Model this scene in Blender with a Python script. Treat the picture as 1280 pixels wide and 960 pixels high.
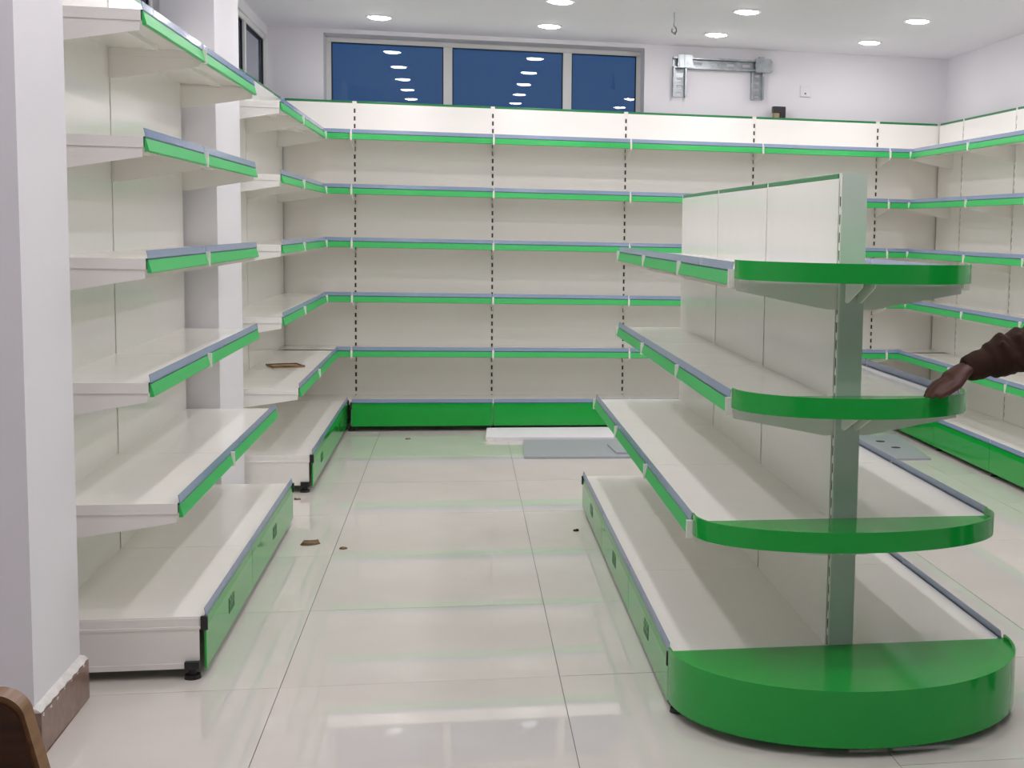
import bpy, bmesh, math, random
from mathutils import Vector, Matrix
random.seed(7)
for o in list(bpy.data.objects): bpy.data.objects.remove(o)
scene = bpy.context.scene
COL = scene.collection

# ------------------------------------------------------------------ camera
F, CX, CY, YAW, PITCH, ROLL, CAMH = 1696.2, 913.1, 463.0, .1974, -.1016, .0225, 1.333
W, H = 1280, 960
fw = Vector((math.sin(YAW)*math.cos(PITCH), math.cos(YAW)*math.cos(PITCH), math.sin(PITCH)))
rt = Vector((math.cos(YAW), -math.sin(YAW), 0)); upv = rt.cross(fw)
r2 = rt*math.cos(ROLL)+upv*math.sin(ROLL); u2 = upv*math.cos(ROLL)-rt*math.sin(ROLL)
cam = bpy.data.objects.new('camera', bpy.data.cameras.new('camera')); COL.objects.link(cam)
M = Matrix((r2, u2, -fw)).transposed().to_4x4(); M.translation = Vector((0, 0, CAMH))
cam.matrix_world = M
cam.data.sensor_fit = 'HORIZONTAL'; cam.data.sensor_width = 36
cam.data.lens = F/W*36
cam.data.shift_x = (W/2-CX)/W; cam.data.shift_y = (CY-H/2)/W
cam.data.clip_start = .05
scene.camera = cam

# ------------------------------------------------------------------ world, exposure
world = bpy.data.worlds.new('dusk'); scene.world = world; world.use_nodes = True
bg = world.node_tree.nodes['Background']
bg.inputs[0].default_value = (.006, .060, .185, 1); bg.inputs[1].default_value = 1.0   # flat blue dusk sky
vs = scene.view_settings
vs.view_transform = 'Standard'; vs.look = 'None'; vs.gamma = 1; vs.use_curve_mapping = False
vs.exposure = -0.11
LAMP_STRENGTH = 100.0
scene.cycles.max_bounces = 20; scene.cycles.diffuse_bounces = 12; scene.cycles.glossy_bounces = 8; scene.cycles.transmission_bounces = 8
LAMP_X = (-.50, .55, 1.63, 2.67)
LAMP_Y = (8.87, 7.90, 6.95, 6.0, 5.05, 4.1, 3.15, 2.2)

# ------------------------------------------------------------------ materials
def mat(name, col, rough=.4, metal=0, spec=.5, noise=None, bump=None, emit=None, trans=0, ior=1.5, coat=0):
    m = bpy.data.materials.new(name); m.use_nodes = True
    nt = m.node_tree; b = nt.nodes['Principled BSDF']
    b.inputs['Base Color'].default_value = (*col, 1); b.inputs['Roughness'].default_value = rough
    b.inputs['Metallic'].default_value = metal; b.inputs['Specular IOR Level'].default_value = spec
    b.inputs['IOR'].default_value = ior; b.inputs['Transmission Weight'].default_value = trans
    b.inputs['Coat Weight'].default_value = coat
    if emit: b.inputs['Emission Color'].default_value = (*emit[0], 1); b.inputs['Emission Strength'].default_value = emit[1]
    tc = nt.nodes.new('ShaderNodeTexCoord')
    if noise:   # (scale, amount, detail, stretch)
        sc, amt = noise[0], noise[1]
        n = nt.nodes.new('ShaderNodeTexNoise'); n.inputs['Scale'].default_value = sc; n.inputs['Detail'].default_value = noise[2] if len(noise) > 2 else 4
        mp = nt.nodes.new('ShaderNodeMapping')
        if len(noise) > 3: mp.inputs['Scale'].default_value = noise[3]
        nt.links.new(tc.outputs['Object'], mp.inputs[0]); nt.links.new(mp.outputs[0], n.inputs['Vector'])
        r = nt.nodes.new('ShaderNodeValToRGB')
        r.color_ramp.elements[0].position = .3; r.color_ramp.elements[1].position = .7
        r.color_ramp.elements[0].color = (*[c*(1-amt) for c in col], 1); r.color_ramp.elements[1].color = (*[min(1, c*(1+amt)) for c in col], 1)
        nt.links.new(n.outputs['Fac'], r.inputs[0]); nt.links.new(r.outputs[0], b.inputs['Base Color'])
    if bump:    # (scale, strength, distance)
        n2 = nt.nodes.new('ShaderNodeTexNoise'); n2.inputs['Scale'].default_value = bump[0]; n2.inputs['Detail'].default_value = 3
        bp = nt.nodes.new('ShaderNodeBump'); bp.inputs['Strength'].default_value = bump[1]; bp.inputs['Distance'].default_value = bump[2]
        nt.links.new(tc.outputs['Object'], n2.inputs['Vector']); nt.links.new(n2.outputs['Fac'], bp.inputs['Height']); nt.links.new(bp.outputs[0], b.inputs['Normal'])
    return m
WHITE = mat('powder_coat_white', (.88, .86, .82), .15, bump=(3.0, .12, .01))
GREEN = mat('green_enamel', (.007, .37, .045), .12, spec=.42, bump=(4, .06, .01))
LIME = mat('green_ticket_strip', (.030, .47, .105), .42)
TEAL = mat('teal_seam_shade', (.02, .10, .13), .4)
FILM = mat('blue_grey_film', (.26, .35, .53), .2)
FILM.node_tree.nodes['Principled BSDF'].inputs['Alpha'].default_value = .72
CAPGREEN = mat('dark_green_cap', (.012, .20, .055), .3)
EMBLEM = mat('emblem_green', (.008, .17, .03), .3)
DARKTONE = mat('slot_shade_and_pebble_dark', (.035, .032, .028), .6, metal=.3)  # painted-in shade behind upright slots; also dark tone of pebble and hole discs
BLACK = mat('black_plastic', (.012, .012, .013), .4)
GREYPAINT = mat('upright_grey', (.60, .655, .61), .35)
WALL = mat('wall_paint', (.76, .745, .775), .75, noise=(1.5, .015), bump=(60, .04, .002))
CEIL = mat('ceiling_paint', (.79, .785, .83), .8, noise=(1.2, .015))
TILE = mat('polished_tile', (.68, .645, .60), .02, noise=(2.2, .045, 5))
GROUT = mat('tile_grout', (.22, .2, .18), .9)
GRANITE = mat('brown_skirting', (.235, .145, .115), .3, noise=(40, .2))
PLASTER = mat('plaster_smear', (.75, .73, .70), .9, noise=(30, .1))
ALU = mat('white_aluminium', (.72, .72, .70), .35)
GASKET = mat('black_gasket', (.015, .015, .015), .6)
GLASS = mat('window_glass', (.93, .97, 1), .0, trans=1, ior=1.52)
LAMPGLOW = mat('lamp_diffuser', (1, 1, 1), .4, emit=((1, .955, .985), LAMP_STRENGTH))
LAMPRIM = mat('lamp_rim', (.85, .85, .85), .4)
GALV = mat('galvanised_steel', (.34, .37, .38), .38, metal=.8, noise=(18, .25))
PANELWHITE = mat('loose_panel_white', (.80, .78, .81), .65, spec=.3)
PANELGREY = mat('loose_panel_grey', (.38, .395, .43), .35)
CARD = mat('tan_cardboard', (.36, .27, .16), .85, noise=(20, .2))
LEAF = mat('dry_brown_scrap', (.17, .10, .055), .8, noise=(30, .3))
WOODDARK = mat('dark_wood', (.075, .028, .010), .4, noise=(6, .25, 4, (1, 1, 12)))
WOODEDGE = mat('light_wood_edge', (.25, .125, .05), .4, noise=(8, .2, 4, (1, 1, 10)))
SOCKET = mat('socket_plate', (.72, .72, .74), .4)
SKIN = mat('brown_skin', (.085, .030, .022), .5, noise=(25, .12))
JACKET = mat('brown_jacket', (.036, .017, .011), .85, spec=.2, noise=(14, .25), bump=(22, .5, .01))
CLOTH = mat('dark_trousers', (.02, .022, .03), .85)
HAIR = mat('black_hair', (.008, .007, .006), .6)
EYE = mat('eye_white', (.7, .68, .64), .3)

# ------------------------------------------------------------------ mesh helpers
class MB:
    def __init__(s): s.v = []; s.f = []
    def box(s, x0, x1, y0, y1, z0, z1):
        b = len(s.v)
        s.v += [(x, y, z) for z in (z0, z1) for y in (y0, y1) for x in (x0, x1)]
        s.f += [tuple(b+i for i in q) for q in ((0,2,3,1),(4,5,7,6),(0,1,5,4),(2,6,7,3),(0,4,6,2),(1,3,7,5))]
        return s
    def prism_x(s, prof, x0, x1):            # prof: (y,z) polygon extruded along x
        b = len(s.v); n = len(prof)
        s.v += [(x0, y, z) for y, z in prof]+[(x1, y, z) for y, z in prof]
        s.f += [tuple(b+i for i in range(n)), tuple(b+n+i for i in reversed(range(n)))]
        s.f += [(b+i, b+n+i, b+n+(i+1) % n, b+(i+1) % n) for i in range(n)]
        return s
    def prism_z(s, prof, z0, z1):
        b = len(s.v); n = len(prof)
        s.v += [(x, y, z0) for x, y in prof]+[(x, y, z1) for x, y in prof]
        s.f += [tuple(b+i for i in reversed(range(n))), tuple(b+n+i for i in range(n))]
        s.f += [(b+i, b+(i+1) % n, b+n+(i+1) % n, b+n+i) for i in range(n)]
        return s
    def prism_y(s, prof, y0, y1):            # prof: (x,z)
        b = len(s.v); n = len(prof)
        s.v += [(x, y0, z) for x, z in prof]+[(x, y1, z) for x, z in prof]
        s.f += [tuple(b+i for i in range(n)), tuple(b+n+i for i in reversed(range(n)))]
        s.f += [(b+i, b+n+i, b+n+(i+1) % n, b+(i+1) % n) for i in range(n)]
        return s
    def tube(s, pts, rad, n=12, flat=None, cap=True):   # rings along a path; rad float or (a,b) per point
        b = len(s.v); pts = [Vector(p) for p in pts]
        up0 = Vector(flat) if flat else Vector((0, 0, 1))
        for i, p in enumerate(pts):
            t = (pts[min(i+1, len(pts)-1)]-pts[max(i-1, 0)]).normalized()
            a = up0 if abs(t.dot(up0)) < .95 else Vector((0, 1, 0))
            sd = t.cross(a).normalized(); uu = sd.cross(t)
            r = rad[i] if isinstance(rad, (list, tuple)) else rad
            ra, rb = r if isinstance(r, (list, tuple)) else (r, r)
            s.v += [tuple(p+sd*ra*math.cos(k*2*math.pi/n)+uu*rb*math.sin(k*2*math.pi/n)) for k in range(n)]
        m = len(pts)
        for i in range(m-1):
            for k in range(n):
                s.f.append((b+i*n+k, b+i*n+(k+1) % n, b+(i+1)*n+(k+1) % n, b+(i+1)*n+k))
        if cap: s.f += [tuple(b+k for k in reversed(range(n))), tuple(b+(m-1)*n+k for k in range(n))]
        return s
    def cyl_z(s, x, y, r, z0, z1, n=20, r1=None):
        b = len(s.v)
        for z, rr in ((z0, r), (z1, r if r1 is None else r1)):
            s.v += [(x+rr*math.cos(k*2*math.pi/n), y+rr*math.sin(k*2*math.pi/n), z) for k in range(n)]
        s.f += [(b+k, b+(k+1) % n, b+n+(k+1) % n, b+n+k) for k in range(n)]
        s.f += [tuple(b+k for k in reversed(range(n))), tuple(b+n+k for k in range(n))]
        return s
    def ell(s, c, r, nu=16, nv=10, rot=None):
        b = len(s.v)
        for j in range(nv+1):
            th = math.pi*j/nv
            for i in range(nu):
                ph = 2*math.pi*i/nu
                d = Vector((r[0]*math.sin(th)*math.cos(ph), r[1]*math.sin(th)*math.sin(ph), r[2]*math.cos(th)))
                if rot: d = rot @ d
                s.v.append(tuple(Vector(c)+d))
        for j in range(nv):
            for i in range(nu):
                s.f.append((b+j*nu+i, b+(j+1)*nu+i, b+(j+1)*nu+(i+1) % nu, b+j*nu+(i+1) % nu))
        return s
    def mesh(s, name, m, smooth=False, bevel=0):
        me = bpy.data.meshes.new(name); me.from_pydata(s.v, [], s.f)
        bm = bmesh.new(); bm.from_mesh(me)
        bmesh.ops.remove_doubles(bm, verts=bm.verts, dist=1e-6)
        if bevel:
            bmesh.ops.bevel(bm, geom=[e for e in bm.edges if len(e.link_faces) == 2 and e.calc_face_angle() > .5], offset=bevel, segments=2, affect='EDGES', profile=.5)
        bmesh.ops.recalc_face_normals(bm, faces=bm.faces)
        bm.to_mesh(me); bm.free()
        me.materials.append(m)
        if smooth:
            for p in me.polygons: p.use_smooth = True
        return me
    def obj(s, name, m, parent=None, loc=(0, 0, 0), rz=0, **k): return put(name, s.mesh(name, m, **k), parent, loc, rz)
def crisp(me, ang=.6):
    for p in me.polygons: p.use_smooth = True
    me.set_sharp_from_angle(angle=ang)
def put(name, me, parent=None, loc=(0, 0, 0), rz=0):
    o = bpy.data.objects.new(name, me); COL.objects.link(o)
    o.parent = parent; o.location = loc; o.rotation_euler = (0, 0, rz)
    return o
def tag(o, label, cat, group=None):
    o['label'] = label; o['category'] = cat
    if group: o['group'] = group
    return o
def thing(name, label, cat, loc=(0, 0, 0), rz=0, group=None): return tag(put(name, None, None, loc, rz), label, cat, group)
def struct(o): o['kind'] = 'structure'; return o
_cache = {}
def cached(key, fn):
    if key not in _cache: _cache[key] = fn()
    return _cache[key]

# ------------------------------------------------------------------ room shell
XL, XR, YB, YF, ZC = -1.25, 3.45, 9.50, -2.6, 2.612
floor = struct(MB().box(XL-.3, XR+.3, YF-.1, YB+.3, -.08, -.004).obj('floor', GROUT))
T = .8; TX, TY = .2925, 3.964
tile_me = cached('tile', lambda: MB().box(.0011, T-.0011, .0011, T-.0011, -.012, 0).mesh('tile', TILE))
i0 = math.floor((XL-TX)/T); i1 = math.ceil((XR-TX)/T); j0 = math.floor((YF-TY)/T); j1 = math.ceil((YB-TY)/T)
for i in range(i0, i1):
    for j in range(j0, j1):
        x0, x1 = max(TX+i*T, XL), min(TX+(i+1)*T, XR); y0, y1 = max(TY+j*T, YF), min(TY+(j+1)*T, YB)
        if x1-x0 > T-.001 and y1-y0 > T-.001: put('tile', tile_me, floor, (x0, y0, random.uniform(-.0004, .0004)))
        else: MB().box(.0011, x1-x0-.0011, .0011, y1-y0-.0011, -.012, 0).obj('tile', TILE, floor, (x0, y0, 0))
struct(MB().box(XL-.3, XR+.3, YF-.1, YB+.3, ZC, ZC+.1).obj('ceiling', CEIL))
WX0, WX1, WZ0, WZ1 = -.895, 1.245, 1.55, 2.584        # back window opening
wb = MB()
wb.box(XL-.3, WX0, YB, YB+.3, 0, ZC).box(WX1, XR+.3, YB, YB+.3, 0, ZC).box(WX0, WX1, YB, YB+.3, 0, WZ0).box(WX0, WX1, YB, YB+.3, WZ1, ZC)
struct(wb.obj('wall_back', WALL))
LW = [(4.15, 6.24), (7.35, 9.492)]; LZ0, LZ1 = 1.55, 2.55       # side window openings
wl = MB(); ys = [YF]+[y for w in LW for y in w]+[YB]
for a, b in zip(ys[0::2], ys[1::2]): wl.box(XL-.3, XL, a, b, 0, ZC)
for a, b in LW: wl.box(XL-.3, XL, a, b, 0, LZ0).box(XL-.3, XL, a, b, LZ1, ZC)
struct(wl.obj('wall_left', WALL))
struct(MB().box(XR, XR+.3, YF, YB, 0, ZC).obj('wall_right', WALL))
struct(MB().box(XL-.3, XR+.3, YF-.1, YF, 0, ZC).obj('wall_front', WALL))
p1 = struct(MB().box(XL, -1.035, 3.53, 3.945, 0, ZC).obj('wall_pillar', WALL))
p2 = struct(MB().box(XL, -1.032, 6.215, 6.865, 0, ZC).obj('wall_pillar', WALL))
bbd = struct(MB().box(-1.035, -1.013, 3.508, 3.947, 0, .112).box(XL, -1.013, 3.508, 3.53, 0, .112).obj('baseboard_left', GRANITE, bevel=.002))
sm = MB(); n = 26                                     # rough plaster left along the top of the skirting
for k in range(n+1):
    y = 3.512+k*.434/n; w_ = -1.014+.002*math.sin(k*1.7); lo = .106-.008*abs(math.sin(k*.9))*(k < 9)
    sm.v += [(-1.036, y, .100), (w_, y, lo), (w_-.001, y, .114+.002*math.sin(k*2.3)), (-1.024, y, .121+.002*math.sin(k*1.3)), (-1.036, y, .124)]
for k in range(n):
    sm.f += [(k*5+i_, k*5+(i_+1) % 5, k*5+5+(i_+1) % 5, k*5+5+i_) for i_ in range(5)]
sm.f += [tuple(range(5)), tuple(n*5+i_ for i_ in range(5))]
sm.obj('plaster_edge', PLASTER, bbd)

def window(n, W0, W1, z0, z1, mull, axis, depth, fr=.045, md=.055):
    """framed fixed window; axis 'x' runs along X at Y=depth, 'y' along Y at X=depth"""
    def bx(mb, a0, a1, d0, d1, q0, q1):
        return mb.box(a0, a1, depth+d0, depth+d1, q0, q1) if axis == 'x' else mb.box(depth-d1, depth-d0, a0, a1, q0, q1)
    m = MB()
    bx(m, W0, W1, 0, .06, z1-fr, z1); bx(m, W0, W1, 0, .06, z0, z0+fr); bx(m, W0, W0+fr, 0, .06, z0+fr, z1-fr); bx(m, W1-fr, W1, 0, .06, z0+fr, z1-fr)
    w = struct(m.obj('window_%d' % n, ALU, bevel=.002))
    edges = [W0+fr-md/2]+mull+[W1-fr+md/2]
    for c in mull:
        m = MB(); bx(m, c-md/2, c+md/2, -.006, .056, z0+fr, z1-fr); m.obj('mullion', ALU, w, bevel=.002)
    for a, b in zip(edges[:-1], edges[1:]):
        g = .007
        m = MB(); bx(m, a+md/2, b-md/2, .022, .028, z0+fr, z1-fr); m.obj('pane', GLASS, w)
        m = MB()
        for (p, q, r, s_) in ((a+md/2, b-md/2, z1-fr-g, z1-fr), (a+md/2, b-md/2, z0+fr, z0+fr+g), (a+md/2, a+md/2+g, z0+fr+g, z1-fr-g), (b-md/2-g, b-md/2, z0+fr+g, z1-fr-g)):
            bx(m, p, q, .008, .02, r, s_)
        m.obj('gasket', GASKET, w)
    return w
window(1, WX0, WX1, WZ0, WZ1, [-.090, .728], 'x', YB+.2, .032, .06)
window(2, LW[1][0], LW[1][1], LZ0, LZ1, [8.62], 'y', XL-.012, .035)
window(3, LW[0][0], LW[0][1], LZ0, LZ1, [5.2], 'y', XL-.03)

# ------------------------------------------------------------------ downlights
rim_me = MB()
n = 28
for (ra, rb, za, zb) in ((.082, .066, -.004, -.006),):
    b0 = 0
    rim_me.v = [(r*math.cos(k*2*math.pi/n), r*math.sin(k*2*math.pi/n), z) for r, z in ((.084, 0), (.082, -.006), (.068, -.006), (.066, .0)) for k in range(n)]
    rim_me.f = [(j*n+k, j*n+(k+1) % n, (j+1)*n+(k+1) % n, (j+1)*n+k) for j in range(3) for k in range(n)]
rim_me = rim_me.mesh('rim', LAMPRIM)
dm = MB(); rings = [(.067, -.001), (.062, -.006), (.050, -.011), (.030, -.0145), (.010, -.0155)]
dm.v = [(r_*math.cos(k*2*math.pi/n), r_*math.sin(k*2*math.pi/n), z) for r_, z in rings for k in range(n)]
dm.f = [(j*n+k, j*n+(k+1) % n, (j+1)*n+(k+1) % n, (j+1)*n+k) for j in range(4) for k in range(n)]+[tuple(4*n+k for k in range(n)), tuple(range(n))]
dif_me = dm.mesh('diffuser', LAMPGLOW)
LAMP_LABEL = {(0, 0): 'round LED downlight right in front of the first window pane by the left wall',
              (1, 0): 'round LED downlight right in front of the middle window pane',
              (2, 0): 'round LED downlight right above the galvanised wall bracket',
              (3, 0): 'round LED downlight in the ceiling corner near the wall socket',
              (0, 1): 'LED downlight in the second row from the windows, nearest the left wall',
              (1, 1): 'LED downlight in the second row from the windows, one before the ceiling hook',
              (2, 1): 'LED downlight in the second row from the windows, just past the ceiling hook',
              (3, 1): 'LED downlight in the second row from the windows, nearest the right wall'}
for iy, y in enumerate(LAMP_Y):
    for ix, x in enumerate(LAMP_X):
        lb = LAMP_LABEL.get((ix, iy), 'round white LED downlight in the rows away from the windows')
        t = thing('ceiling_downlight', lb, 'ceiling light', (x, y, ZC), 0, 'ceiling downlights in rows')
        put('rim', rim_me, t); put('diffuser', dif_me, t)

# ------------------------------------------------------------------ shelving parts (local x along the run, -y outwards, z up)
def shelf_me(L, d):
    def f():
        m = MB(); g = .0015
        m.box(g, L-g, -d, 0, -.004, 0)
        m.box(g, L-g, -d, -d+.003, -.03, -.004).box(g, L-g, -.003, 0, -.03, -.004)
        m.box(g, g+.003, -d+.003, -.003, -.03, -.004).box(L-g-.003, L-g, -d+.003, -.003, -.03, -.004)
        m.box(.12, L-.12, -d*.62, -d*.5, -.02, -.004)          # stiffening fold under the shelf
        return m.mesh('shelf', WHITE)
    return cached(('shelf', round(L, 3), round(d, 3)), f)
def strip_me(L, d):
    return cached(('strip', round(L, 3), round(d, 3)), lambda: MB().prism_x([(-d-.003, -.004), (-d-.006, -.004), (-d-.015, -.038), (-d-.013, -.041), (-d-.003, -.041)], .006, L-.006).mesh('ticket_strip', LIME))
def film_me(L, d):
    return cached(('film', round(L, 3), round(d, 3)), lambda: MB().prism_x([(-d-.005, .001), (-d-.007, .001), (-d-.003, .024), (-d-.001, .024)], .004, L-.004).mesh('edge_film', FILM))
def seam_shade_me(L, d):  # film's dark lower edge, with shade of the gap painted into its colour
    return cached(('seam', round(L, 3), round(d, 3)), lambda: MB().box(.004, L-.004, -d-.006, -d-.0005, -.0035, .0008).mesh('seam_shade', TEAL))
def bracket_me(d, tab=True):
    def f():
        m = MB(); w = .0016
        m.prism_x([(0, -.012), (0, -.105), (-.03, -.105), (-d+.06, -.066), (-d+.004, -.056), (-d+.002, -.012)], -w, w)
        if tab: m.box(-.006, .006, -d-.019, -d-.002, -.046, .004)      # white end clip between two strips
        for yy in (-d+.045, -d+.02): m.box(-.004, .004, yy-.004, yy+.004, -.034, -.026)
        return m.mesh('bracket', WHITE)
    return cached(('br', round(d, 3), tab), f)
def upright_me(h, dep):
    def f():
        m = MB(); a = .0135; sw = .0056
        m.box(-a, -a+.002, -.002, dep, .0, h).box(a-.002, a, -.002, dep, .0, h).box(-a+.002, a-.002, dep-.002, dep, 0, h)
        m.box(-a+.002, -sw, -.001, 0, 0, h).box(sw, a-.002, -.001, 0, 0, h)
        z = .06; m.box(-sw, sw, -.001, 0, 0, z)
        while z+.05 < h:
            m.box(-sw, sw, -.001, 0, z+.028, z+.05); z += .05
        m.box(-sw, sw, -.001, 0, z, h); m.box(-a, a, -.002, dep, h, h+.002)
        return m.mesh('upright', WHITE)
    return cached(('up', h, dep), f)
def slot_shade_me(h, dep):  # dark strip standing in for the shade inside the slots
    return cached(('slotshade', h, dep), lambda: MB().box(-.0112, .0112, .0012, min(dep*.4, .03), .02, h-.004).mesh('slot_shade', DARKTONE))
def panel_me(L, z0, z1, e0=.009, e1=.009):
    return cached(('pan', round(L, 3), z0, z1, e0, e1), lambda: MB().box(e0, L-e1, -.0042, -.0022, z0, z1).mesh('back_panel', WHITE, bevel=.0015))
def cap_me(L):
    return cached(('cap', round(L, 3)), lambda: MB().box(.015, L-.015, -.004, .024, 0, .017).mesh('top_cap', CAPGREEN, bevel=.003))
def kick_me(L, z0, z1):
    def f():
        g = .0025
        return MB().prism_x([(0, z0), (-.006, z0), (-.006, z1-.028), (-.002, z1), (.012, z1), (.012, z1-.003), (0, z1-.003)], g, L-g).mesh('kick_panel', GREEN)
    return cached(('kick', round(L, 3), z0, z1), f)
def emblem_me():
    def f():
        m = MB()
        for x0 in (-.052, -.016, .02):
            m.box(x0, x0+.009, -.0075, -.0062, -.024, .024).box(x0+.019, x0+.028, -.0075, -.0062, -.024, .024)
            m.box(x0+.009, x0+.019, -.0075, -.0062, .014, .024); m.box(x0+.009, x0+.019, -.0075, -.0062, -.006, .004)
        return m.mesh('emblem', EMBLEM)
    return cached('emblem', f)
def foot_me():
    return cached('foot', lambda: MB().cyl_z(0, 0, .024, 0, .012, 14, .022).cyl_z(0, 0, .012, .012, .05, 10).box(-.018, .018, -.02, .02, .03, .052).mesh('foot', BLACK))
def base_side_me(d, z0, z1):
    def f():
        w = .0018
        m = MB().box(-w, w, -d+.012, 0, z0, z1-.032)
        m.box(-w-.003, w+.003, -d+.008, 0, z1-.036, z1-.028)       # folded ridge
        m.box(-w-.004, w+.004, -d+.012, 0, z0, z0+.016)
        m.box(-w, w, -d+.012, 0, z1-.03, z1-.004)
        return m.mesh('base_side', WHITE)
    return cached(('bs', round(d, 3), z0, z1), f)
def plug_me(z1):
    return cached(('plug', z1), lambda: MB().box(-.006, .006, -.012, .008, z1-.04, z1+.002).mesh('end_plug', BLACK, bevel=.002))

def build_side(root, rz, off, panels, shelves, levels, base, h, dep, z_kick, ups=True, base_iv=None, br_extra=(), emblem=True, panel=True, end_tabs=False, no_up=()):
    """one face of a shelving run. off: local origin. panels/shelves: (u0,u1) intervals; levels: (z,depth)"""
    R = Matrix.Rotation(rz, 4, 'Z'); O = Vector(off)
    def P(name, me, u=0, v=0, z=0, parent=root):
        q = R @ Vector((u, -v, z))
        o = put(name, me, parent, O+q if parent is root else (u, -v, z), rz if parent is root else 0)
        return o
    us = sorted({round(x, 4) for iv in panels for x in iv})
    if ups:
        for u in us:
            if u in no_up: continue
            o = P('upright', upright_me(h, dep), u); put('slot_shade', slot_shade_me(h, dep), o)
    if panel:
        for a, b in panels:
            o = P('back_panel', panel_me(b-a, .05, h-.012, .0005 if a in no_up else .009, .0005 if b in no_up else .009), a)
            P('top_cap', cap_me(b-a), a, 0, h-.014)
    for li, (z, d) in enumerate(levels):
        for a, b in shelves:
            o = P('shelf', shelf_me(b-a, d), a, 0, z)
            put('ticket_strip', strip_me(b-a, d), o); put('edge_film', film_me(b-a, d), o); put('seam_shade', seam_shade_me(b-a, d), o)
        uu = sorted({round(x, 4) for iv in shelves for x in iv}|set(br_extra))
        for u in uu:
            end = end_tabs is not True and u in (uu[0], uu[-1]) and not (end_tabs == 'last' and u == uu[-1])
            P('bracket', bracket_me(d, not end), u+(.008 if end and u == uu[0] else -.008 if end else 0), 0, z)
    bz, bd = base
    for k, (a, b) in enumerate(base_iv or shelves):
        o = P('base_deck', shelf_me(b-a, bd), a, 0, bz)
        put('edge_film', film_me(b-a, bd), o); put('seam_shade', seam_shade_me(b-a, bd), o)
        kk = P('kick_panel', kick_me(b-a, z_kick, bz-.004), a, bd+.001, 0)
        if emblem: put('emblem', emblem_me(), kk, ((b-a)*.5, 0, bz*.56))
    for u in sorted({round(x, 4) for iv in (base_iv or shelves) for x in iv}):
        P('base_side', base_side_me(bd, z_kick+.004, bz), u)
        P('foot', foot_me(), u, bd-.032)
    for u in (min(x for iv in (base_iv or shelves) for x in iv), max(x for iv in (base_iv or shelves) for x in iv)):
        P('end_plug', plug_me(bz), u, bd)
    return P

LV = (1.910, 1.562, 1.221, .868)
def levels(d, d5): return [(z, d) for z in LV]+[(.518, d5)]
HT = 2.135
# back wall run
r = thing('wall_shelving', 'long white shelving run with green strips under the blue windows', 'shelving', (-1.147, 9.40, 0))
UB = [.457+.9*i for i in range(5)]
pan = [(0, UB[0])]+list(zip(UB[:-1], UB[1:]))+[(UB[4], 4.517)]
sh = list(zip(UB[:-1], UB[1:]))
P = build_side(r, 0, (0, 0, 0), pan, sh, levels(.30, .37), (.186, .44), HT, .058, .034, emblem=False, end_tabs=True, no_up=(0, 4.517))
for li, (z, d) in enumerate(levels(.30, .37)):           # short corner shelves
    for a, b, s0, s1 in ((.003, UB[0], .288 if li < 4 else .36, UB[0]), (UB[4], 4.514, UB[4], 4.245 if li < 4 else 4.17)):
        o = P('corner_shelf', shelf_me(b-a, d), a, 0, z)
        put('ticket_strip', strip_me(s1-s0, d), o, (s0-a, 0, 0)); put('edge_film', film_me(s1-s0, d), o, (s0-a, 0, 0)); put('seam_shade', seam_shade_me(s1-s0, d), o, (s0-a, 0, 0))
for a, b in ((.003, UB[0]), (UB[4], 4.514)): P('corner_shelf', shelf_me(b-a, .30), a, 0, .186)
# left near run
r = thing('wall_shelving', 'tall white shelving unit standing between the two wall pillars', 'shelving', (-1.17, 4.085, 0), math.pi/2)
iv = [(0, .9), (.9, 2.1)]
build_side(r, 0, (0, 0, 0), iv, iv, levels(.298, .37), (.183, .436), HT, .058, .026)
# left corner run
r = thing('wall_shelving', 'white shelving unit with a cardboard scrap on its lowest upper shelf', 'shelving', (-1.150, 6.93, 0), math.pi/2)
iv = [(0, .9), (.9, 2.158)]
build_side(r, 0, (0, 0, 0), [(0, .9), (.9, 2.452)], iv, levels(.292, .366), (.186, .425), HT, .058, .03, end_tabs='last', no_up=(2.452,))
# right run
r = thing('wall_shelving', 'white shelving run along the right wall behind the island', 'shelving', (3.370, 9.382, 0), -math.pi/2)
pn = [(0, .473)]+[(.473+.908*i, .473+.908*(i+1)) for i in range(4)]
sv = [(.29, .473+.908)]+pn[2:]
bv = [(.43, .473+.908)]+pn[2:]
build_side(r, 0, (0, 0, 0), pn, sv, levels(.30, .37), (.186, .455), HT, .058, .028, base_iv=bv, emblem=False, end_tabs=True, no_up=(0,))

# ------------------------------------------------------------------ island gondola with half-round end shelves
GY0, GW, GXL, GXR, GH = 3.668, .912, 1.035, 1.107, 1.500
gm = (GXL+GXR)/2
gond = thing('island_shelving', 'double-sided white shelving island with half-round green end shelves', 'shelving', (gm, GY0, 0))
GL = [(1.228, .295), (.873, .295), (.528, .398)]
iv = [(GW*i, GW*(i+1)) for i in range(3)]
hw = (GXR-GXL)/2
build_side(gond, math.pi/2*-1, (-hw, GW*3, 0), iv, iv, GL, (.158, .455), GH, .072, .014, end_tabs=True)
build_side(gond, math.pi/2, (hw, 0, 0), iv, iv, GL, (.158, .455), GH, .072, .014, ups=False, end_tabs=True)
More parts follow.
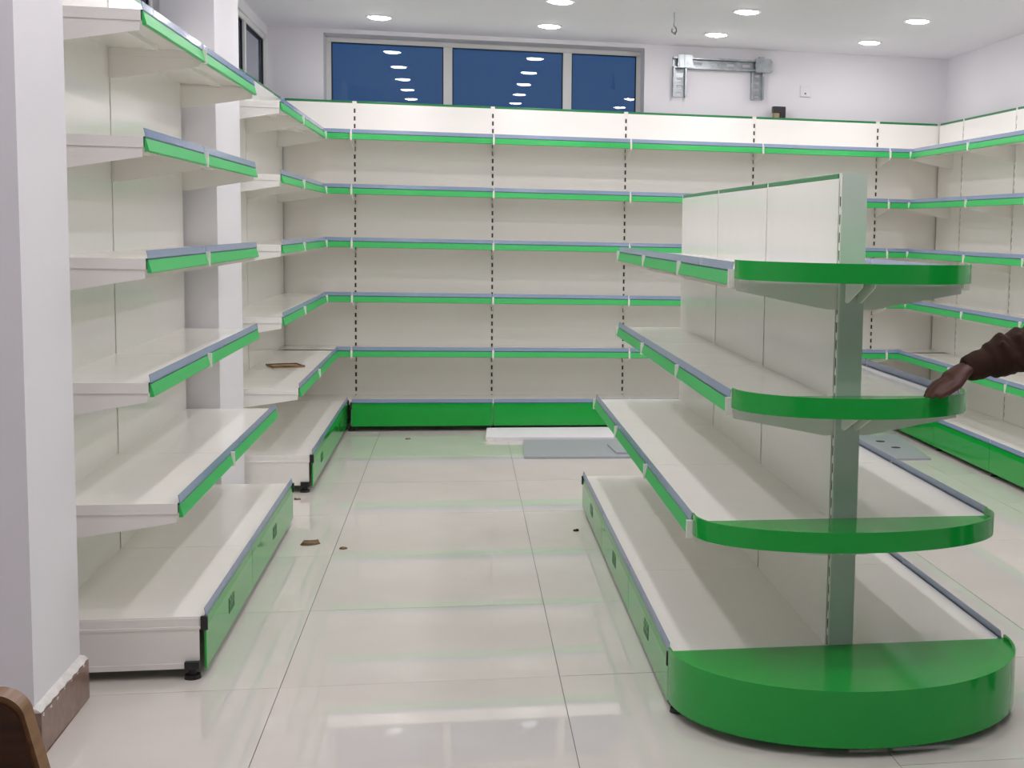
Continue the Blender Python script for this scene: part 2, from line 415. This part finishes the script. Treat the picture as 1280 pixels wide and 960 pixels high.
# grey painted end face of the near upright
MB().box(-.0345, .0345, -.0165, -.0137, .16, GH+.004).obj('end_cover', GREYPAINT, gond)
MB().box(-.0345, .0345, GW*3+.0137, GW*3+.0165, .16, GH+.004).obj('end_cover', GREYPAINT, gond)
def arc(a, b, n=40, inset=0):
    return [((a-inset)*math.cos(t), -(b-inset)*math.sin(t)) for t in [math.pi*k/n for k in range(n+1)]]
def end_shelf(a, b, z0, z1, ztray, y0, name='end_shelf', side=.0, brackets=True):
    n = 40; m = MB()
    out = arc(a, b, n); inn = arc(a, b, n, .006)
    out = [(a, side)]+out+[(-a, side)] if side else out; inn = [(a-.006, side)]+inn+[(-a+.006, side)] if side else inn
    k = len(out); b0 = len(m.v)
    for z in (z0, z1): m.v += [(x, y, z) for x, y in out]
    for z in (z0, z1): m.v += [(x, y, z) for x, y in inn]
    for i in range(k-1):
        m.f += [(i, i+1, k+i+1, k+i), (2*k+i, 3*k+i, 3*k+i+1, 2*k+i+1), (k+i, k+i+1, 3*k+i+1, 3*k+i), (i, 2*k+i, 2*k+i+1, i+1)]
    m.f += [(0, k, 3*k, 2*k), (k-1, 3*k-1, 4*k-1, 2*k-1)]
    o = m.obj(name, GREEN, gond, (0, y0, 0))
    crisp(o.data)
    tray = arc(a, b, n, .006)
    t = MB().prism_z(tray[::-1], ztray-.004, ztray)
    t.obj('tray', GREEN, o)
    if brackets:
        for x in (-.018, .018):
            MB().prism_x([(0, z0+.006), (0, z0-.062), (-.03, z0-.062), (-b*.62, z0-.014), (-b*.66, z0+.006)], x-.0015, x+.0015).obj('bracket', WHITE, o)
    return o
YC = -.0165
end_shelf(.336, .255, 1.206, 1.258, 1.236, YC)
end_shelf(.336, .255, .850, .905, .882, YC)
end_shelf(.436, .265, .494, .550, .532, YC, side=.03)
e = end_shelf(.500, .435, .026, .176, .164, YC, 'end_base', side=.0, brackets=False)
for x in (-.474, .474): put('foot', foot_me(), gond, (x, -.045, 0))

# ------------------------------------------------------------------ things on the back wall and ceiling
ac = thing('wall_bracket', 'galvanised metal bracket frame screwed to the back wall', 'bracket', (1.44, YB, 2.27))
def perf_arm(x0, x1, z0, z1, rows, name, prot=.03, vertical=True):
    m = MB(); w = .012
    if vertical:
        m.box(x0, x0+w, -prot, 0, z0, z1).box(x1-w, x1, -prot, 0, z0, z1)
        c = (x0+x1)/2
        m.box(x0+w, c-.018, -.006, 0, z0, z1).box(c+.018, x1-w, -.006, 0, z0, z1)
        st = (z1-z0)/rows
        for k in range(rows+1): m.box(c-.018, c+.018, -.006, 0, max(z0, z0+k*st-.016), min(z1, z0+k*st+.016))
    else:
        m.box(x0, x1, -prot, 0, z1-w, z1).box(x0, x1, -prot, 0, z0, z0+w)
        c = (z0+z1)/2
        m.box(x0, x1, -.008, 0, z0+w, c-.01).box(x0, x1, -.008, 0, c+.01, z1-w)
        st = (x1-x0)/rows
        for k in range(rows+1): m.box(max(x0, x0+k*st-.03), min(x1, x0+k*st+.03), -.008, 0, c-.01, c+.01)
    return m.obj(name, GALV, ac)
perf_arm(0, .095, -.01, .19, 4, 'arm', .05)
perf_arm(.555, .645, -.008, .18, 4, 'arm', .05)
perf_arm(0, .70, .185, .262, 6, 'crossbar', .05, False)
MB().box(.03, .13, -.065, -.05, .188, .275).box(.04, .055, -.072, -.065, .19, .27).box(.075, .09, -.072, -.065, .19, .27).obj('clamp', GALV, ac)
MB().box(.58, .69, -.065, -.05, .178, .272).box(.60, .64, -.065, -.05, .272, .284).obj('clamp', GALV, ac)
so = tag(MB().box(-.038, .038, -.012, 0, -.04, .04).obj('wall_socket', SOCKET, None, (2.395, YB, 2.338), bevel=.004), 'small white square socket plate on the back wall', 'socket')
MB().box(-.014, .014, -.0155, -.012, .006, .018).obj('switch', SOCKET, so); MB().box(-.006, .004, -.0155, -.012, -.022, -.012).obj('socket_hole', BLACK, so)
bxo = tag(MB().box(-.045, .045, 0, .055, .035, .078).box(.005, .045, 0, .055, 0, .035).obj('black_box', BLACK, None, (2.19, 9.405, HT+.0035), bevel=.003), 'small black box perched on top of the back shelving', 'box')
MB().box(-.036, .003, .008, .05, 0, .033).obj('tan_insert', CARD, bxo)
hk = thing('ceiling_hook', 'thin metal hook with wire ends hanging from the ceiling', 'hook', (1.231, 8.08, ZC))
MB().tube([(0, 0, 0), (.002, 0, -.05), (-.002, 0, -.08)], .004, 8).obj('rod', GALV, hk)
MB().tube([(-.002, 0, -.075), (.012, 0, -.09), (.014, 0, -.11), (0, 0, -.122), (-.014, 0, -.112), (-.012, 0, -.095)], .006, 8).obj('hook_loop', GALV, hk)
MB().tube([(0, 0, -.08), (.014, -.006, -.1), (.006, 0, -.13)], .003, 6).obj('wire_end', BLACK, hk)

# ------------------------------------------------------------------ loose panels and scraps on the floor
def slab(name, pts, z0, th, m, label, cat='panel', group=None):
    c = Vector((sum(p[0] for p in pts)/len(pts), sum(p[1] for p in pts)/len(pts), z0))
    o = MB().prism_z([(p[0]-c.x, p[1]-c.y) for p in pts], 0, th).obj(name, m, None, c)
    return tag(o, label, cat, group)
wp = slab('loose_panel', [(.155, 8.52), (1.06, 8.47), (1.07, 8.93), (.17, 8.93)], 0.0, .024, PANELWHITE, 'white metal shelf panel lying on the floor before the back shelving')
MB().box(-.45, -.41, -.222, -.20, .0, .02).obj('end_fold', WHITE, wp)
slab('loose_panel', [(.362, 7.84), (1.30, 7.80), (1.32, 8.46), (.385, 8.485)], 0.0, .013, PANELGREY, 'long plain grey panel lying on the floor tiles')
slab('loose_panel', [(.905, 7.90), (1.28, 7.885), (1.30, 8.24), (.885, 8.22)], .013, .010, PANELGREY, 'small grey plate lying on top of the long grey panel')
gp = slab('loose_panel', [(2.10, 7.66), (2.765, 7.645), (2.865, 8.60), (2.12, 8.62)], 0, .012, PANELGREY, 'grey panel with two dark holes lying on the floor')
for x, y in ((2.655, 8.30), (2.678, 8.05)):
    MB().cyl_z(x-gp.location.x, y-gp.location.y, .03, .0118, .0132, 16).obj('hole', DARKTONE, gp)
def scrap(loc, s, m, name, label, rz=0):
    mb = MB(); n = 9
    top = [(s[0]*(.8+.2*random.random())*math.cos(k*2*math.pi/n), s[1]*(.75+.25*random.random())*math.sin(k*2*math.pi/n)) for k in range(n)]
    b = [(x, y, 0) for x, y in top]; t = [(x*.85, y*.85, s[2]*(.4+.6*random.random())) for x, y in top]
    mb.v = b+t+[(0, 0, s[2]*.6)]
    mb.f = [tuple(reversed(range(n)))]+[(k, (k+1) % n, n+(k+1) % n, n+k) for k in range(n)]+[(n+k, n+(k+1) % n, 2*n) for k in range(n)]
    return tag(mb.obj(name, m, None, loc, rz), label, 'scrap')
scrap((-.612, 5.785, 0), (.048, .035, .018), LEAF, 'brown_scrap', 'curled brown scrap on the tiles beside the left shelving', .5)
scrap((-.472, 5.684, 0), (.018, .014, .010), LEAF, 'dark_scrap', 'tiny dark chip on the tiles next to the brown scrap')
scrap((.503, 5.924, 0), (.014, .014, .014), DARKTONE, 'dark_pebble', 'tiny dark pebble on the floor beside the island base')
scrap((-.771, 6.737, 0), (.020, .012, .010), LEAF, 'corner_scrap', 'small dark crumb by the black foot of the corner shelving')
scrap((-.32, 8.62, 0), (.02, .02, .006), LEAF, 'flat_crumb', 'small dark crumb on the floor before the green kick panel')
cb = tag(MB().box(-.088, .088, -.09, .09, 0, .004).obj('cardboard_piece', CARD, None, (-.975, 8.0, .5182), .35), 'tan square of cardboard with folded rim on a white shelf', 'cardboard')
MB().box(-.088, .088, -.09, -.082, .004, .013).box(-.088, .088, .082, .09, .004, .01).box(-.088, -.08, -.082, .082, .004, .01).box(.08, .088, -.082, .082, .004, .01).obj('rim', LEAF, cb)

# ------------------------------------------------------------------ wooden chair near the camera
ch = thing('wooden_chair', 'dark wooden chair with light-edged rounded backrest beside the near pillar', 'chair', (-.70, 1.60, 0), math.radians(0))
def rounded(w0, w1, z0, z1, r, n=8):
    """half outline of a backrest, wider at the bottom, rounded at the top"""
    pts = [(w0, z0)]
    cxr, czr = w1-r, z1-r
    pts += [(cxr+r*math.cos(t), czr+r*math.sin(t)) for t in [.35+(math.pi/2-.35)*k/n for k in range(n+1)]]
    return pts+[(-x, z) for x, z in reversed(pts)]
prof = rounded(.285, .222, .50, .800, .035)
inner = rounded(.281, .2175, .50, .792, .030)
MB().prism_y(inner, -.004, .028).obj('backrest', WOODDARK, ch)
rim = MB(); k = len(prof)
for y in (0, .03): rim.v += [(x, y, z) for x, z in prof]+[(x, y, z) for x, z in inner]
rim.f = []
for i in range(k-1):
    rim.f += [(i, i+1, k+i+1, k+i), (2*k+i, 3*k+i, 3*k+i+1, 2*k+i+1), (i, 2*k+i, 2*k+i+1, i+1), (k+i, k+i+1, 3*k+i+1, 3*k+i)]
rim.f += [(0, k, 3*k, 2*k), (k-1, 3*k-1, 4*k-1, 2*k-1)]
rim.obj('edge_band', WOODEDGE, ch)
MB().box(-.25, .25, -.44, .02, .43, .46).obj('seat', WOODDARK, ch, bevel=.008)
for x in (-.22, .22):
    MB().box(x-.02, x+.02, .0, .028, 0, .60).obj('leg', WOODEDGE, ch); MB().box(x-.02, x+.02, -.43, -.39, 0, .43).obj('leg', WOODEDGE, ch)

# ------------------------------------------------------------------ person at the right, one hand on the middle end shelf
def remeshed(mb, name, m, voxel, smooth=2):
    me = mb.mesh(name, m); o = bpy.data.objects.new('tmp', me); COL.objects.link(o)
    md = o.modifiers.new('r', 'REMESH'); md.mode = 'VOXEL'; md.voxel_size = voxel; md.use_smooth_shade = True
    s_ = o.modifiers.new('s', 'SMOOTH'); s_.factor = .5; s_.iterations = smooth
    dg = bpy.context.evaluated_depsgraph_get(); dg.update()
    me2 = bpy.data.meshes.new_from_object(o.evaluated_get(dg)); me2.name = name
    bpy.data.objects.remove(o)
    me2.materials.clear(); me2.materials.append(m)
    for p in me2.polygons: p.use_smooth = True
    return me2
PX, PY = 1.96, 3.27
SR, EL, WR = Vector((1.90, 3.46, 1.335)), Vector((1.625, 3.47, 1.072)), Vector((1.360, 3.455, .985))
b = MB()
# trunk, neck, head (faces -X)
b.tube([(PX, PY, .82), (PX, PY, .95), (PX, PY, 1.10), (PX-.01, PY, 1.25), (PX-.015, PY, 1.36), (PX-.02, PY, 1.40)], [(.15, .10), (.165, .11), (.145, .10), (.165, .11), (.16, .085), (.06, .06)], 20, (1, 0, 0))
b.tube([(PX-.02, PY, 1.36), (PX-.035, PY, 1.47)], [.055, .05], 14)
hc = Vector((PX-.06, PY, 1.545))
b.ell(hc, (.092, .074, .108)); b.ell(hc+Vector((-.03, 0, -.055)), (.058, .052, .058))
b.tube([hc+Vector((-.088, 0, .012)), hc+Vector((-.108, 0, -.022)), hc+Vector((-.085, 0, -.03))], [.010, .016, .014], 10)     # nose
b.tube([hc+Vector((-.083, -.022, -.055)), hc+Vector((-.092, 0, -.054)), hc+Vector((-.083, .022, -.055))], [.006, .009, .006], 8)
b.tube([hc+Vector((-.072, -.05, .024)), hc+Vector((-.092, 0, .022)), hc+Vector((-.072, .05, .024))], [.008, .012, .008], 8)      # brow
for s in (-1, 1): b.ell(hc+Vector((.005, s*.076, -.008)), (.018, .010, .032))
# arms
b.tube([(PX-.02, PY+.10, 1.34), SR, (SR+EL)/2, EL, (EL+WR)/2, WR], [.06, .062, .05, .042, .040, .028], 14)
SL, E2, W2 = Vector((PX-.01, PY-.18, 1.335)), Vector((PX+.02, PY-.24, 1.06)), Vector((PX-.06, PY-.25, .83))
b.tube([(PX-.02, PY-.10, 1.34), SL, (SL+E2)/2, E2, (E2+W2)/2, W2], [.06, .062, .05, .042, .040, .027], 14)
# legs
for s in (-1, 1):
    b.tube([(PX, PY+s*.085, .86), (PX-.01, PY+s*.09, .66), (PX-.01, PY+s*.09, .46), (PX+.02, PY+s*.095, .30), (PX+.02, PY+s*.095, .08)], [.088, .078, .055, .052, .036], 14)
# right hand: palm, four fingers, thumb (palm down, finger tips on the lip of the shelf)
KN = Vector((1.288, 3.448, .957))
b.tube([WR, (WR+KN)/2+Vector((0, 0, .004)), KN], [(.030, .024), (.042, .018), (.044, .014)], 14)
for dy, ln, dz in ((-.033, .90, -.002), (-.011, 1.0, .0), (.011, .95, .0), (.032, .78, -.003)):
    k0 = KN+Vector((.012, dy*.85, dz)); k1 = KN+Vector((-.032*ln, dy, -.022*ln+dz)); k2 = KN+Vector((-.052*ln, dy*1.0, -.040*ln+dz)); k3 = KN+Vector((-.064*ln, dy*1.0, -.058*ln+dz))
    b.tube([k0, k1, k2, k3], [.0105, .0095, .0085, .0070], 10)
b.tube([WR+Vector((-.02, -.022, -.004)), KN+Vector((.012, -.044, -.016)), KN+Vector((-.018, -.049, -.034)), KN+Vector((-.042, -.046, -.049))], [.014, .0125, .011, .0085], 10)
# left hand, relaxed
K2 = W2+Vector((-.02, 0, -.085))
b.tube([W2, (W2+K2)/2, K2], [(.022, .028), (.016, .040), (.013, .042)], 14, (1, 0, 0))
for dx, ln in ((-.033, .9), (-.011, 1), (.011, .95), (.032, .75)):
    b.tube([K2+Vector((dx*.9, 0, .01)), K2+Vector((dx, .004, -.035*ln)), K2+Vector((dx, .016, -.06*ln)), K2+Vector((dx, .026, -.075*ln))], [.010, .0095, .0085, .007], 10)
b.tube([W2+Vector((-.02, .004, -.025)), W2+Vector((-.052, .014, -.06)), W2+Vector((-.060, .02, -.095))], [.013, .011, .009], 10)
person = tag(put('person', remeshed(b, 'person', SKIN, .0058, 2)), 'person in a crumpled brown jacket resting a hand on the green end shelf', 'person')
# jacket
j = MB()
j.tube([(PX, PY, .74), (PX, PY, .80), (PX, PY, .95), (PX, PY, 1.10), (PX-.01, PY, 1.25), (PX-.015, PY, 1.37), (PX-.02, PY, 1.43), (PX-.025, PY, 1.45)], [(.185, .13), (.19, .135), (.19, .135), (.18, .13), (.19, .135), (.175, .10), (.075, .07), (.065, .065)], 24, (1, 0, 0))
def sleeve(pts, rads, steps, folds):
    P_ = [Vector(p) for p in pts]; c = []; r = []
    for i in range(len(P_)-1):
        for k in range(steps):
            t = k/steps; q = P_[i].lerp(P_[i+1], t); rr = rads[i]*(1-t)+rads[i+1]*t
            g = (i+t)
            c.append(q); r.append(rr*(1+folds*math.sin(g*19+1.3*math.sin(g*7))+folds*.6*math.sin(g*41+1)))
    c.append(P_[-1]); r.append(rads[-1]); j.tube(c, r, 20)
sleeve([(PX-.02, PY+.08, 1.33), SR, (SR+EL)/2, EL, (EL+WR)/2, WR.lerp(EL, .18)], [.08, .085, .075, .064, .057, .052], 12, .07)
sleeve([WR.lerp(EL, .28), WR.lerp(EL, .04), WR.lerp(EL, -.09)], [.040, .041, .034], 6, .03)       # narrow inner cuff
sleeve([(PX-.02, PY-.08, 1.33), SL, (SL+E2)/2, E2, (E2+W2)/2, W2.lerp(E2, .05)], [.08, .085, .075, .066, .060, .05], 12, .06)
for a0, dz in ((.34, .012), (.52, .018), (.70, .022), (.95, .026)):                                 # slanting crumpled folds on the forearm
    q = WR.lerp(EL, a0)
    j.tube([q+Vector((-.030, -.045, .030+dz)), q+Vector((.004, -.058, 0)), q+Vector((.040, -.046, -.034))], [.009, .012, .008], 8)
    j.tube([q+Vector((-.020, .03, .044)), q+Vector((-.016, 0, .056)), q+Vector((-.010, -.036, .046))], [.008, .011, .008], 8)
put('jacket', remeshed(j, 'jacket', JACKET, .007, 2), person)
tr = MB()
for s in (-1, 1):
    tr.tube([(PX, PY+s*.075, .88), (PX-.01, PY+s*.09, .66), (PX-.01, PY+s*.095, .46), (PX+.01, PY+s*.10, .28), (PX+.015, PY+s*.10, .045)], [.115, .098, .080, .074, .070], 18)
put('trousers', remeshed(tr, 'trousers', CLOTH, .012, 2), person)
for s in (-1, 1):
    sh_ = MB().tube([(PX+.075, PY+s*.10, .048), (PX+.04, PY+s*.10, .055), (PX-.05, PY+s*.10, .045), (PX-.14, PY+s*.105, .032), (PX-.185, PY+s*.105, .026)], [(.028, .045), (.042, .053), (.044, .043), (.044, .030), (.02, .018)], 16)
    sh_.box(PX-.17, PX+.09, PY+s*.10-.036, PY+s*.10+.036, 0, .016)
    put('shoe', remeshed(sh_, 'shoe', BLACK, .006, 2), person)
hr = MB().ell(hc+Vector((.018, 0, .030)), (.092, .084, .098)).ell(hc+Vector((.05, 0, -.02)), (.058, .076, .075))
put('hair', remeshed(hr, 'hair', HAIR, .008, 2), person)
for s in (-1, 1): MB().ell(hc+Vector((-.080, s*.032, .006)), (.011, .013, .009), 10, 8).obj('eye', EYE, person, smooth=True)
